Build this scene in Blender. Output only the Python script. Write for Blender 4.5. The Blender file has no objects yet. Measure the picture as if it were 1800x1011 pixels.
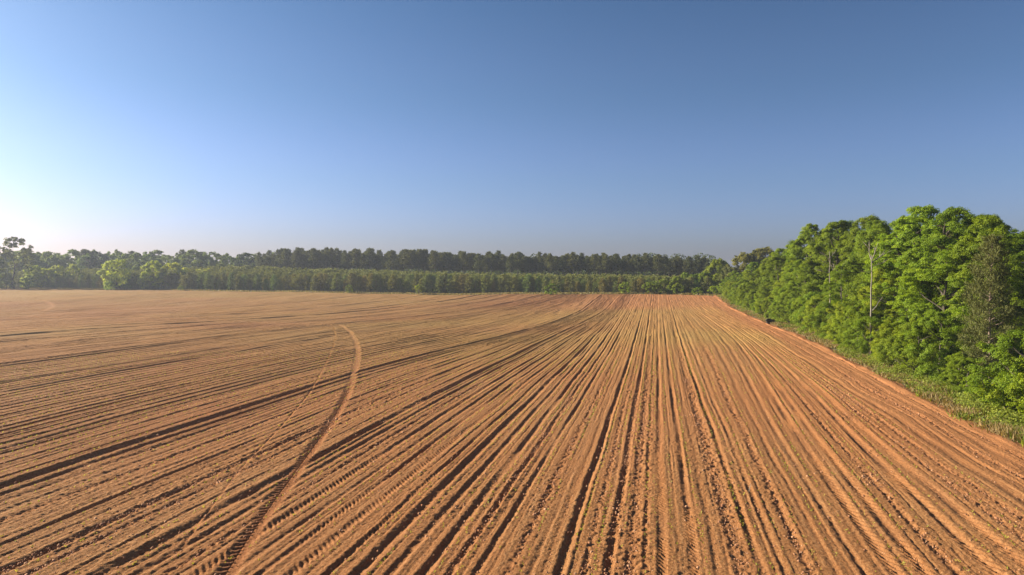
import bpy, math, random
import numpy as np

SC = bpy.context.scene
COL = SC.collection
R = math.radians
rng = np.random.default_rng(7)
random.seed(7)

# ------------------------------------------------------------------ camera numbers (metres, x right, y ahead, z up)
CAM_H, FPX, CX, HY = 8.5, 1200.0, 900.0, 478.0
ROW = 0.2125                      # crop rows run along (ROW, 1)

# ------------------------------------------------------------------ noise
def _hash(ix, iy, seed):
    h = (ix.astype(np.int64) * 374761393 + iy.astype(np.int64) * 668265263 + seed * 1442695041) & 0xFFFFFFFF
    h = ((h ^ (h >> 13)) * 1274126177) & 0xFFFFFFFF
    return ((h ^ (h >> 16)) & 0xFFFFFF).astype(np.float64) / 0xFFFFFF
def vnoise(x, y, seed=0):
    x = np.asarray(x, float); y = np.asarray(y, float)
    ix = np.floor(x); iy = np.floor(y); fx = x - ix; fy = y - iy
    fx = fx * fx * (3 - 2 * fx); fy = fy * fy * (3 - 2 * fy)
    a = _hash(ix, iy, seed); b = _hash(ix + 1, iy, seed); c = _hash(ix, iy + 1, seed); d = _hash(ix + 1, iy + 1, seed)
    return (a + (b - a) * fx + (c - a) * fy + (a - b - c + d) * fx * fy) * 2 - 1
def sstep(a, b, x):
    t = np.clip((np.asarray(x, float) - a) / (b - a), 0, 1)
    return t * t * (3 - 2 * t)
def smooth(a, s):
    k = np.exp(-0.5 * (np.arange(-3 * s, 3 * s + 1) / s) ** 2); k /= k.sum()
    return np.convolve(np.pad(a, 3 * s, mode='edge'), k, 'valid')

# ------------------------------------------------------------------ terrain
_Y = np.arange(-100, 700)
_HR = smooth(np.interp(_Y, [0, 60, 90, 125, 160, 175, 195, 300], [0, 0, .3, 1.0, 1.8, 2.25, 2.4, 2.6]), 8)
_HL = smooth(np.interp(_Y, [0, 60, 90, 125, 150, 180, 210, 240, 290, 340], [0, 0, -.4, -1.0, -1.1, -.5, .5, 1.2, 1.2, 2.6]), 8)
def ground_z(x, y):
    x = np.asarray(x, float); y = np.asarray(y, float)
    w = sstep(-45, 45, x)
    h = np.interp(y, _Y, _HL) * (1 - w) + np.interp(y, _Y, _HR) * w
    return h + .10 * vnoise(x / 19, y / 23, 5) + .05 * vnoise(x / 7, y / 9, 6)
def gz(x, y): return float(ground_z(np.array([x]), np.array([y]))[0])
def at(px, Y): return ((px - CX) / FPX * Y, Y)        # a bearing and a distance to a ground position

def ray(px, py):
    t = (py - HY) / FPX; Y = CAM_H / t
    for _ in range(60):
        Y = .5 * Y + .5 * (CAM_H - gz((px - CX) / FPX * Y, Y)) / t
    return (px - CX) / FPX * Y, Y

# rows are not straight: each line below is one furrow followed across the field
LINES = [
    (-86, [(0, 591), (250, 572), (450, 559), (540, 555), (700, 541), (835, 522)]),
    (-58, [(0, 646), (225, 614), (450, 586), (585, 570), (700, 559), (850, 544), (950, 522)]),
    (-26, [(0, 852), (244, 767), (407, 718), (510, 687), (619, 653), (724, 625), (950, 573), (1010, 553)]),
    (-15.5, [(350, 915), (528, 824), (669, 741), (724, 712), (806, 673), (950, 600), (1060, 550)]),
    (-6.5, [(900, 816), (973, 717), (1028, 645)]),
    (-2.7, [(981, 1011), (1104, 640)]),
    (0.1, None), (3.0, None),
    (6.6, [(1500, 922), (1450, 860), (1395, 768), (1377, 728), (1326, 640), (1310, 613), (1280, 583), (1257, 568), (1215, 540)]),
    (9.8, [(1755, 1003), (1652, 908), (1557, 827), (1476, 735), (1384, 640), (1347, 613), (1310, 587), (1277, 565), (1232, 540)]),
    (13.8, [(1800, 875), (1703, 805), (1593, 735), (1505, 684)]),
    (19.0, [(1778, 780), (1700, 745), (1645, 714), (1589, 685), (1534, 653), (1500, 631), (1444, 604), (1400, 584), (1350, 568), (1290, 543), (1262, 521)]),
]
YK = np.arange(0, 401)
U0 = np.array([l[0] for l in LINES], float)
SH = []
for u0, pts in LINES:
    if pts is None or len(pts) < 4:
        SH.append(np.zeros(len(YK))); continue
    q = sorted((ray(*p) for p in pts), key=lambda p: p[1])
    ys = np.array([p[1] for p in q]); us = np.array([p[0] - ROW * p[1] - u0 for p in q])
    SH.append(smooth(np.interp(YK, ys, us), 13))
SH = np.array(SH)                                      # [line, y]
# the two lines that were seen only near the camera follow their neighbours far off
SH[10] = np.where(YK > 50, SH[9] * .5 + SH[11] * .5, SH[10]); SH[10] = smooth(SH[10], 8)
def row_x(u, v):
    """world x of row coordinate u at distance v (arrays of one shape)"""
    u = np.asarray(u, float); v = np.asarray(v, float)
    vi = np.clip(v, 0, 400); j = np.clip(np.searchsorted(U0, u) - 1, 0, len(U0) - 2)
    w = np.clip((u - U0[j]) / (U0[j + 1] - U0[j]), 0, 1); w = w * w * (3 - 2 * w) * .5 + w * .5
    k = np.minimum(vi.astype(int), 399); f = vi - k
    a = SH[j, k] * (1 - f) + SH[j, k + 1] * f; b = SH[j + 1, k] * (1 - f) + SH[j + 1, k + 1] * f
    return u + ROW * v + a * (1 - w) + b * w
_EX = [-700, -225, -135, -60, 0, 53, 75, 400]; _EY = [330, 300, 270, 240, 214, 180, 176, 170]
def field_end(x): return np.interp(x, _EX, _EY) + 1.2 * vnoise(np.asarray(x) / 9, np.zeros_like(x), 31)

# ------------------------------------------------------------------ object helpers
def link(o, parent=None):
    COL.objects.link(o)
    if parent is not None: o.parent = parent
    return o
def tag(o, label=None, cat=None, group=None, kind=None):
    if label: o['label'] = label
    if cat: o['category'] = cat
    if group: o['group'] = group
    if kind: o['kind'] = kind
    return o
def np_mesh(name, verts, faces, mat=None, smooth_shade=False, attrs=None, uv=None):
    """verts Nx3; faces MxK (all of one size)"""
    me = bpy.data.meshes.new(name)
    verts = np.ascontiguousarray(verts, np.float32); faces = np.ascontiguousarray(faces, np.int32)
    m, k = faces.shape
    me.vertices.add(len(verts)); me.vertices.foreach_set('co', verts.ravel())
    me.loops.add(m * k); me.loops.foreach_set('vertex_index', faces.ravel())
    me.polygons.add(m); me.polygons.foreach_set('loop_start', np.arange(0, m * k, k, dtype=np.int32))
    if smooth_shade: me.polygons.foreach_set('use_smooth', np.ones(m, bool))
    for an, av in (attrs or {}).items():
        av = np.asarray(av, np.float32)
        if av.ndim == 1:
            a = me.attributes.new(an, 'FLOAT', 'POINT'); a.data.foreach_set('value', av)
        else:
            a = me.attributes.new(an, 'FLOAT_VECTOR', 'POINT'); a.data.foreach_set('vector', np.ascontiguousarray(av).ravel())
    me.update(calc_edges=True); me.validate()
    if mat: me.materials.append(mat)
    return me
class Geo:
    """collects quads"""
    def __init__(s): s.v, s.f, s.a, s.n = [], [], [], 0
    def add(s, v, f, a=0.5):
        v = np.asarray(v, float).reshape(-1, 3); s.v.append(v); s.f.append(np.asarray(f, int) + s.n)
        s.a.append(np.full(len(v), a) if np.isscalar(a) else np.asarray(a)); s.n += len(v)
    def tube(s, pts, rad, sides=7, a=.5):
        pts = np.asarray(pts, float); rad = np.asarray(rad, float); n = len(pts)
        d = np.gradient(pts, axis=0); d /= np.linalg.norm(d, axis=1)[:, None] + 1e-9
        ref = np.array([0.3, 1, .1]) if abs(d[0][2]) > .7 else np.array([0, 0, 1.0])
        x = np.cross(d, ref); x /= np.linalg.norm(x, axis=1)[:, None] + 1e-9; y = np.cross(d, x)
        t = np.arange(sides) / sides * 2 * np.pi
        v = pts[:, None] + rad[:, None, None] * (np.cos(t)[None, :, None] * x[:, None] + np.sin(t)[None, :, None] * y[:, None])
        i = np.arange(n - 1)[:, None] * sides; j = np.arange(sides)[None]; k = (j + 1) % sides
        f = np.stack([i + j, i + k, i + sides + k, i + sides + j], -1).reshape(-1, 4)
        s.add(v.reshape(-1, 3), f, a)
    def mesh(s, name, mat, smooth_shade=False):
        return np_mesh(name, np.concatenate(s.v), np.concatenate(s.f), mat, smooth_shade, {'tint': np.concatenate(s.a)})
def unit(v): return v / (np.linalg.norm(v, axis=-1, keepdims=True) + 1e-9)
def leaf_quads(P, N, L, W, T, g, roll=None):
    """leaf cards: centre P, facing N, length L, width W, tint T, into Geo g; the leaves are bent kites"""
    n = len(P); ref = rng.normal(size=(n, 3)) if roll is None else roll
    a = unit(np.cross(N, ref)); b = np.cross(N, a)
    L = np.broadcast_to(L, n)[:, None]; W = np.broadcast_to(W, n)[:, None]
    v = np.stack([P - a * L * .5, P + b * W * .5 + a * L * .08, P + a * L * .5 - N * L * .12, P - b * W * .5 + a * L * .08], 1).reshape(-1, 3)
    g.add(v, np.arange(n * 4).reshape(n, 4), np.repeat(T, 4))
def spikes(P, D, L, W, T, g):
    """needle tufts: slim kites along D"""
    n = len(P); a = unit(D); b = unit(np.cross(a, rng.normal(size=(n, 3))))
    L = np.broadcast_to(L, n)[:, None]; W = np.broadcast_to(W, n)[:, None]
    v = np.stack([P, P + a * L * .5 + b * W * .5, P + a * L, P + a * L * .5 - b * W * .5], 1).reshape(-1, 3)
    g.add(v, np.arange(n * 4).reshape(n, 4), np.repeat(T, 4))

# ------------------------------------------------------------------ materials
def new_mat(name):
    m = bpy.data.materials.new(name); m.use_nodes = True
    nt = m.node_tree; nt.nodes.clear()
    return m, nt, nt.nodes.new, nt.links.new
def ramp(N, stops):
    r = N('ShaderNodeValToRGB'); e = r.color_ramp.elements
    while len(e) > 1: e.remove(e[-1])
    e[0].position, e[0].color = stops[0][0], (*stops[0][1], 1)
    for p, c in stops[1:]:
        x = e.new(p); x.color = (*c, 1)
    return r
def mixc(N, L, fac, a, b, mode='MIX'):
    m = N('ShaderNodeMix'); m.data_type = 'RGBA'; m.blend_type = mode
    for s, v in ((0, fac), (6, a), (7, b)):
        if isinstance(v, (int, float)): m.inputs[s].default_value = v
        elif isinstance(v, tuple): m.inputs[s].default_value = (*v, 1)
        else: L(v, m.inputs[s])
    return m.outputs[2]
def math_(N, L, op, a, b=0.0, c=None):
    m = N('ShaderNodeMath'); m.operation = op
    for i, v in enumerate((a, b) if c is None else (a, b, c)):
        if isinstance(v, (int, float)): m.inputs[i].default_value = v
        else: L(v, m.inputs[i])
    return m.outputs[0]

def leaf_material(name, transl=.35, rough=.6):
    """leaf colour comes from the object's own colour, varied leaf by leaf"""
    m, nt, N, L = new_mat(name)
    oi = N('ShaderNodeObjectInfo'); at_ = N('ShaderNodeAttribute'); at_.attribute_name = 'tint'
    hs = N('ShaderNodeHueSaturation'); L(oi.outputs['Color'], hs.inputs['Color'])
    L(math_(N, L, 'MULTIPLY_ADD', at_.outputs['Fac'], -.03, .515), hs.inputs['Hue'])
    L(math_(N, L, 'MULTIPLY_ADD', at_.outputs['Fac'], 1.0, .5), hs.inputs['Value'])
    d = N('ShaderNodeBsdfPrincipled'); L(hs.outputs[0], d.inputs['Base Color']); d.inputs['Roughness'].default_value = rough
    d.inputs['Specular IOR Level'].default_value = .25
    t = N('ShaderNodeBsdfTranslucent')
    L(mixc(N, L, 1.0, hs.outputs[0], (1.25, 1.15, .55), 'MULTIPLY'), t.inputs['Color'])
    mx = N('ShaderNodeMixShader'); mx.inputs[0].default_value = transl
    L(d.outputs[0], mx.inputs[1]); L(t.outputs[0], mx.inputs[2])
    o = N('ShaderNodeOutputMaterial'); L(mx.outputs[0], o.inputs[0])
    return m
def bark_material(name, c1, c2, scale=3):
    m, nt, N, L = new_mat(name)
    tc = N('ShaderNodeTexCoord'); mp = N('ShaderNodeMapping'); mp.inputs['Scale'].default_value = (scale * 3, scale * 3, scale * .6)
    L(tc.outputs['Object'], mp.inputs[0]); n = N('ShaderNodeTexNoise'); n.inputs['Scale'].default_value = 2; n.inputs['Detail'].default_value = 6
    L(mp.outputs[0], n.inputs[0]); r = ramp(N, [(.3, c1), (.7, c2)]); L(n.outputs[0], r.inputs[0])
    d = N('ShaderNodeBsdfPrincipled'); d.inputs['Roughness'].default_value = .9; L(r.outputs[0], d.inputs['Base Color'])
    b = N('ShaderNodeBump'); b.inputs['Strength'].default_value = .6; b.inputs['Distance'].default_value = .03
    L(n.outputs[0], b.inputs['Height']); L(b.outputs[0], d.inputs['Normal'])
    o = N('ShaderNodeOutputMaterial'); L(d.outputs[0], o.inputs[0])
    return m
LEAF = leaf_material('broad_leaves', .45)
NEEDLE = leaf_material('pine_needles', .22, .7)
GRASS = leaf_material('grass_blades', .35)
BARK = bark_material('grey_brown_bark', (.045, .035, .026), (.12, .095, .07))
PINEBARK = bark_material('pine_bark', (.12, .085, .065), (.30, .22, .17))
DEADWOOD = bark_material('bleached_dead_wood', (.15, .13, .10), (.31, .275, .22), 2)
DARKWOOD = bark_material('dark_rotten_wood', (.018, .014, .011), (.06, .045, .034), 2)

def soil_material():
    m, nt, N, L = new_mat('ploughed_red_soil')
    rc = N('ShaderNodeAttribute'); rc.attribute_name = 'rowco'            # (u, v, 0) along the rows
    mk = N('ShaderNodeAttribute'); mk.attribute_name = 'mask'             # x red churned soil, y crop cover, z pressed wheel track
    sx = N('ShaderNodeSeparateXYZ'); L(mk.outputs['Vector'], sx.inputs[0])
    geo = N('ShaderNodeNewGeometry')
    def noise(scale, vec, detail=4, rough=.55):
        mp = N('ShaderNodeMapping'); mp.inputs['Scale'].default_value = scale; L(vec, mp.inputs[0])
        n = N('ShaderNodeTexNoise'); n.inputs['Scale'].default_value = 1; n.inputs['Detail'].default_value = detail; n.inputs['Roughness'].default_value = rough
        L(mp.outputs[0], n.inputs[0]); return n.outputs[0]
    V = rc.outputs['Vector']; Pp = geo.outputs['Position']
    streak = noise((4.2, .05, 1), V, 5, .65)
    fine = noise((16, .35, 1), V, 3)
    patch = noise((.06, .035, .05), Pp, 4)
    grain = noise((11, 11, 11), Pp, 6, .7)
    crumb = noise((38, 38, 38), Pp, 3, .6)
    rs = ramp(N, [(.3, (.265, .110, .035)), (.52, (.335, .158, .056)), (.72, (.43, .24, .105))]); L(streak, rs.inputs[0])
    rg = ramp(N, [(.38, (.10, .04, .014)), (.5, (.305, .145, .053)), (.7, (.46, .285, .135))]); L(grain, rg.inputs[0])
    c = mixc(N, L, .55, rs.outputs[0], rg.outputs[0])
    fr = ramp(N, [(.35, (.84, .82, .80)), (.65, (1.1, 1.12, 1.14))]); L(fine, fr.inputs[0])
    c = mixc(N, L, 1.0, c, fr.outputs[0], 'MULTIPLY')
    # paler dry crust and redder moist patches, metres across
    pr = ramp(N, [(.32, (1, 1, 1)), (.6, (0, 0, 0))]); L(patch, pr.inputs[0])
    c = mixc(N, L, math_(N, L, 'MULTIPLY', pr.outputs[0], .5), c, (.27, .098, .034))
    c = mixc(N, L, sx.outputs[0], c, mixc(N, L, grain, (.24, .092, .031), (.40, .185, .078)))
    c = mixc(N, L, math_(N, L, 'MULTIPLY', sx.outputs[2], .6), c, (.215, .082, .030))      # pressed damp soil of the wheel track
    # sprouting crop and weeds as a thin tint of its own
    cg = math_(N, L, 'MULTIPLY', sx.outputs[1], math_(N, L, 'MULTIPLY_ADD', fine, 1.6, -.25))
    c = mixc(N, L, cg, c, (.30, .235, .055))
    # straw flecks
    fl = ramp(N, [(.69, (0, 0, 0)), (.74, (1, 1, 1))]); L(crumb, fl.inputs[0])
    c = mixc(N, L, math_(N, L, 'MULTIPLY', fl.outputs[0], .45), c, (.66, .52, .34))
    d = N('ShaderNodeBsdfPrincipled'); d.inputs['Roughness'].default_value = .95; d.inputs['Specular IOR Level'].default_value = .1
    L(c, d.inputs['Base Color'])
    b1 = N('ShaderNodeBump'); b1.inputs['Strength'].default_value = 1.0; b1.inputs['Distance'].default_value = .07; L(grain, b1.inputs['Height'])
    b2 = N('ShaderNodeBump'); b2.inputs['Strength'].default_value = .5; b2.inputs['Distance'].default_value = .03; L(fine, b2.inputs['Height']); L(b1.outputs[0], b2.inputs['Normal'])
    L(b2.outputs[0], d.inputs['Normal'])
    o = N('ShaderNodeOutputMaterial'); L(d.outputs[0], o.inputs[0])
    return m
def turf_material():
    m, nt, N, L = new_mat('weedy_ground')
    geo = N('ShaderNodeNewGeometry')
    def noise(s, d=5):
        mp = N('ShaderNodeMapping'); mp.inputs['Scale'].default_value = (s, s, s); L(geo.outputs['Position'], mp.inputs[0])
        n = N('ShaderNodeTexNoise'); n.inputs['Scale'].default_value = 1; n.inputs['Detail'].default_value = d; L(mp.outputs[0], n.inputs[0]); return n.outputs[0]
    a = ramp(N, [(.3, (.075, .085, .022)), (.5, (.14, .12, .045)), (.66, (.27, .135, .058))]); L(noise(.45), a.inputs[0])
    b = ramp(N, [(.35, (.6, .6, .6)), (.7, (1.25, 1.2, 1.1))]); L(noise(7), b.inputs[0])
    d = N('ShaderNodeBsdfPrincipled'); d.inputs['Roughness'].default_value = .95
    L(mixc(N, L, 1.0, a.outputs[0], b.outputs[0], 'MULTIPLY'), d.inputs['Base Color'])
    o = N('ShaderNodeOutputMaterial'); L(d.outputs[0], o.inputs[0])
    return m
SOIL = soil_material(); TURF = turf_material()

# ------------------------------------------------------------------ the ploughed field
FURROWS = [  # u, depth, half width, kind (0 smooth, 1 rough, 2 lugged), lug pitch
    (-6.5, .12, .13, 0, 0), (-5.75, .10, .10, 1, 0), (-5.0, .10, .10, 0, 0), (-4.1, .05, .10, 1, 0), (-3.5, .035, .08, 0, 0),
    (-2.7, .125, .12, 0, 0), (-2.0, .04, .08, 1, 0), (-1.34, .13, .12, 1, 0), (-.75, .05, .16, 1, 0), (-.35, .055, .07, 1, 0),
    (.17, .075, .13, 2, .25), (.66, .03, .05, 0, 0), (1.13, .085, .12, 2, .25), (1.75, .03, .09, 0, 0), (2.45, .07, .2, 1, 0), (3.0, .10, .11, 2, .3),
    (3.62, .06, .08, 0, 0), (4.35, .06, .10, 1, 0), (5.05, .05, .09, 0, 0), (5.8, .075, .1, 0, 0), (6.7, .08, .15, 2, .42), (7.56, .08, .16, 2, .42), (8.5, .07, .12, 1, 0),
    (9.6, .09, .17, 2, .5), (10.6, .07, .17, 2, .46), (11.5, .05, .1, 1, 0), (12.3, .05, .12, 1, 0), (13.4, .09, .22, 0, 0), (14.3, .06, .12, 0, 0), (15.3, .07, .2, 1, 0), (16.6, .06, .25, 0, 0), (17.7, .09, .16, 1, 0)]
_r = np.random.default_rng(21)
_u = -7.4
while _u > -330:
    big = _r.random()
    d_, w_, k_ = _r.uniform(.05, .11), _r.uniform(.08, .14), int(_r.choice([0, 0, 0, 1, 2]))
    if _u < -30: d_ = _r.uniform(.09, .2)
    if big > .82: d_, w_ = _r.uniform(.10, .16), _r.uniform(.13, .18)
    if abs(_u + 15.5) < .5: d_, w_, k_ = .2, .21, 0
    elif abs(_u + 14.6) < .45: d_, w_, k_ = .13, .14, 0
    elif abs(_u + 26) < .5: d_, w_, k_ = .26, .28, 0
    elif abs(_u + 25) < .45: d_, w_, k_ = .14, .14, 0
    elif abs(_u + 58) < .5: d_, w_, k_ = .27, .3, 0
    elif abs(_u + 86) < 1: d_, w_, k_ = .27, .45, 0
    elif abs(_u + 12.4) < .5: d_, w_, k_ = .1, .14, 2
    elif _u < -40 and big > .9: d_, w_ = .2, .3
    FURROWS.append((_u, d_, w_, k_, .28)); _u -= _r.uniform(.78, 1.05)
_main = sorted(f[0] for f in FURROWS)
for a_, b_ in zip(_main[:-1], _main[1:]):                     # shallow drill marks between the furrows
    if -75 < a_ < 13 and b_ - a_ > .55: FURROWS.append(((a_ + b_) / 2 + _r.uniform(-.08, .08), _r.uniform(.018, .036), .045, 0, 0))
FURROWS.sort()

TRACK = [(285, 1200), (345, 1090), (395, 1005), (455, 915), (490, 868), (522, 825), (556, 778), (585, 738), (607, 697), (622, 655), (629, 622), (625, 600), (612, 581), (596, 571)]
TRACK2 = [(300, 985), (400, 850), (430, 812), (470, 775), (500, 742), (545, 690), (572, 640), (585, 610), (589, 590), (586, 576)]
def world_line(pts, n=90):
    q = np.array([ray(*p) for p in pts]); s = np.r_[0, np.cumsum(np.linalg.norm(np.diff(q, axis=0), axis=1))]
    t = np.linspace(0, s[-1], n)
    return np.stack([smooth(np.interp(t, s, q[:, 0]), 2), smooth(np.interp(t, s, q[:, 1]), 2)], 1)
T1 = world_line(TRACK); T1 = np.vstack([T1, T1[-1] + np.array([[-2.5, 1.5], [-7, 4], [-14, 8.5], [-24, 16], [-40, 24], [-60, 30]])])
T2 = world_line(TRACK2)
T3 = world_line([(25, 551), (62, 549), (82, 545), (93, 539), (88, 532), (72, 528)], 40)
def line_dist(x, y, pl):
    best = np.full(x.shape, 1e9); side = np.zeros(x.shape); along = np.zeros(x.shape); s0 = 0
    for a, b in zip(pl[:-1], pl[1:]):
        d = b - a; l = math.hypot(*d)
        t = np.clip(((x - a[0]) * d[0] + (y - a[1]) * d[1]) / (l * l), 0, 1)
        ex = x - a[0] - t * d[0]; ey = y - a[1] - t * d[1]; q = np.hypot(ex, ey); m = q < best
        best[m] = q[m]; side[m] = np.sign(ex * d[1] - ey * d[0])[m]; along[m] = (s0 + t * l)[m]; s0 += l
    return best, side, along

def build_field():
    us = [20.3]
    while us[-1] > -320:
        u = us[-1]; d = max(18, -u / .9625) if u < 0 else max(18, u / .5375)
        us.append(u - max(.04, .0016 * d))
    us = np.array(us[::-1])
    vs = [13.0]
    while vs[-1] < 320: vs.append(vs[-1] + max(.045, .0019 * vs[-1]))
    vs = np.array(vs); nu, nv = len(us), len(vs)
    # keep only what a viewer near the camera could see
    U, Vv = np.meshgrid(us, vs)
    X = row_x(U, Vv)
    keep = (X > -.80 * Vv - 6) & (X < .80 * Vv + 6) & (Vv < field_end(X.ravel()).reshape(X.shape))
    idx = np.full(nu * nv, -1); kf = keep.ravel(); idx[kf] = np.arange(kf.sum())
    i = (np.arange(nv - 1)[:, None] * nu + np.arange(nu - 1)[None]).ravel()
    F = np.stack([i, i + 1, i + nu + 1, i + nu], 1); F = idx[F]; F = F[(F >= 0).all(1)]
    u = U.ravel()[kf]; v = Vv.ravel()[kf]; x = X.ravel()[kf]
    z = ground_z(x, v)
    fu = np.array([f[0] for f in FURROWS])
    wob = .035 * vnoise(u / 1.5, v / 4.5, 11) + .028 * vnoise(u * 4, v * 4, 36) + sstep(9, 15, u) * (.42 * vnoise(v / 8, u / 5, 38) + .12 * vnoise(v / 2.5, u / 2, 39)) * sstep(19.5, 17, u)
    far_fade = 1 - .45 * sstep(80, 130, v) * sstep(-60, -20, u)
    h = np.zeros(len(u)); red = np.zeros(len(u)); rough = np.zeros(len(u))
    j0 = np.searchsorted(fu, u)
    F_ = np.array(FURROWS)
    rowseed = np.arange(len(F_))
    for off in (-3, -2, -1, 0, 1, 2):
        j = np.clip(j0 + off, 0, len(F_) - 1)
        valid = (j0 + off >= 0) & (j0 + off < len(F_))
        uc, dep, w, kd, pit = (F_[j, q] for q in range(5))
        amp = .70 * far_fade * dep * (.9 + .42 * vnoise(v / 6.0, j * 7.3, 12) + .25 * vnoise(v / 1.3, j * 3.1, 13)) * valid
        t = (u + wob - uc) / w
        cut = np.exp(-np.abs(t) ** 2.6)
        h -= amp * cut
        h += .22 * amp * np.exp(-((np.abs(t) - 1.75) / .6) ** 2)
        lug = (kd == 2) & valid & (v < 75)
        ph = np.where(lug, v / np.maximum(pit, .1) + t * .75, 0)
        lw = np.exp(-(np.abs(t) / 1.5) ** 4) * lug
        h += lw * np.where(u < -7, .026, .05) * (1.0 * np.clip(np.sin(ph * 2 * np.pi) * 1.8, -1, 1)) * np.clip(.55 + .8 * vnoise(v / 2.5, j * 5.7, 14), 0, 1.2)
        rough += cut * (kd == 1) * valid + .35 * np.exp(-(np.abs(t) / 2.6) ** 2) * (kd == 1) * valid
        red += (.45 * np.exp(-(np.abs(t) / 1.6) ** 2) * (kd >= 1) + .3 * cut) * valid
    # fine drill lines, crust and clods
    h += .014 * vnoise(u * 5.2, v * .12, 15) + .009 * vnoise(u * 11, v * .3, 16)
    h += .03 * vnoise(u / 2.2, v / 9, 17)
    cl = np.clip(vnoise(u * 7, v * 6, 18), 0, 1) ** 1.5
    cl2 = np.clip(vnoise(u * 15 + 3, v * 11, 19), 0, 1)
    patch = np.clip(.5 + vnoise(u / 3.1, v / 6.5, 20), 0, 1)
    h += .04 * vnoise(u * 1.3, v * .18, 42) * sstep(50, 100, v)
    cl3 = vnoise(u * 22, v * 17, 37) * sstep(60, 30, v)
    h += (.03 * cl + .026 * cl2) * (.35 + .65 * patch) + .011 * cl3 + np.clip(rough, 0, 1) * (.055 * cl + .045 * cl2 - .015)
    # headland by the wood is churned and smoother
    hd = sstep(12.5, 15.5, u)
    h = h * (1 - .25 * hd) + hd * (.03 * vnoise(u * .8, v * .5, 22) + .03 * cl * np.clip(vnoise(u, v / 2, 23), 0, 1))
    red = np.clip(red, 0, 1) * .8 + hd * .36 + .25 * np.clip(vnoise(u / 4, v / 11, 24), 0, 1)
    berm = np.exp(-((u - 18.4 - .5 * vnoise(v / 6.5, v * 0, 33)) / .45) ** 2); h += .10 * berm * (1 + .6 * vnoise(v / 1.7, u, 25)); red += .3 * berm
    red += .42 * np.clip(vnoise(u / 2.6, v / 70, 43) + .5 * vnoise(u / .9, v / 50, 44), 0, 1) * sstep(35, 80, v)
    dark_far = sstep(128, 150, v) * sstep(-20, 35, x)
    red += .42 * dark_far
    # the two wheel tracks that curve across the rows
    press = np.zeros(len(u))
    for pl, wd, dp, lugp in ((T1, .26, .055, .30), (T2, .05, .03, 0), (T3, .35, .03, 0)):
        lo, hi = pl.min(0) - 3, pl.max(0) + 3
        m = np.nonzero((x > lo[0]) & (x < hi[0]) & (v > lo[1]) & (v < hi[1]))[0]
        d, sd, al = line_dist(x[m], v[m], pl)
        wv = wd * (1 + .12 * vnoise(al / 2, al * 0, 26)) * (1 + .15 * sstep(40, 90, v[m]))
        c = np.exp(-(d / wv) ** 3)
        lugh = 0
        if lugp: lugh = .035 * np.clip(2 * np.sin(2 * np.pi * (al / lugp + d * 1.1 / wv * .4 + np.where(sd > 0, .5, 0))), -1, 1) * sstep(60, 40, v[m])
        h[m] = h[m] * (1 - c) + c * (-dp + lugh)
        h[m] += dp * .12 * np.exp(-((d - wv * 1.45) / (wv * .35)) ** 2)
        red[m] = red[m] * (1 - c) + c * 1.0
        if lugp: press[m] = np.maximum(press[m], c)
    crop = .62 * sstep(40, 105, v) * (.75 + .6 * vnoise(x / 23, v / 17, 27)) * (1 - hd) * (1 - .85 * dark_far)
    crop *= 1 - .4 * sstep(-25, -70, u)
    crop += .3 * sstep(165, 230, v) * sstep(0, -40, x)
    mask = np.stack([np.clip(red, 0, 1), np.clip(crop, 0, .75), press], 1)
    # sink the open edges a little so they meet the verge
    z = z + h
    e = field_end(x) - v
    uend = 19.25 + .45 * vnoise(v / 6.5, v * 0, 33) + .3 * vnoise(v / 1.6, v * 0, 34)
    z -= .35 * sstep(1.0, 0, e) + .4 * sstep(uend, uend + .4, u)
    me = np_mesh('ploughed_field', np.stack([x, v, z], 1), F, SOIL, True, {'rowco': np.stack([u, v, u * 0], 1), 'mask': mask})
    o = link(bpy.data.objects.new('ploughed_field', me)); o['kind'] = 'structure'
    return o
build_field()

def build_ground():
    a = np.arange(-300, 200, 2.0); xs = np.r_[np.arange(-1200, -300, 30.0), a, np.arange(200, 1201, 25.0)]
    ys = np.r_[np.arange(-1200, -40, 40.0), np.arange(-40, 420, 2.0), np.arange(420, 1201, 30.0)]
    X, Y = np.meshgrid(xs, ys); x = X.ravel(); y = Y.ravel()
    z = ground_z(x, y)
    border = row_x(np.full(len(x), 19.0), y)
    inside = sstep(.2, -1.6, x - border) * sstep(.6, -1.4, y - field_end(x)) * sstep(-30, -20, y) * sstep(-340, -300, x)
    z = z - .06 - .5 * inside + (1 - inside) * .05 * vnoise(x / 3, y / 3, 41)
    nx = len(xs); i = (np.arange(len(ys) - 1)[:, None] * nx + np.arange(nx - 1)[None]).ravel()
    me = np_mesh('ground', np.stack([x, y, z], 1), np.stack([i, i + 1, i + nx + 1, i + nx], 1), TURF, True)
    o = link(bpy.data.objects.new('ground', me)); o['kind'] = 'structure'
build_ground()

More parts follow.
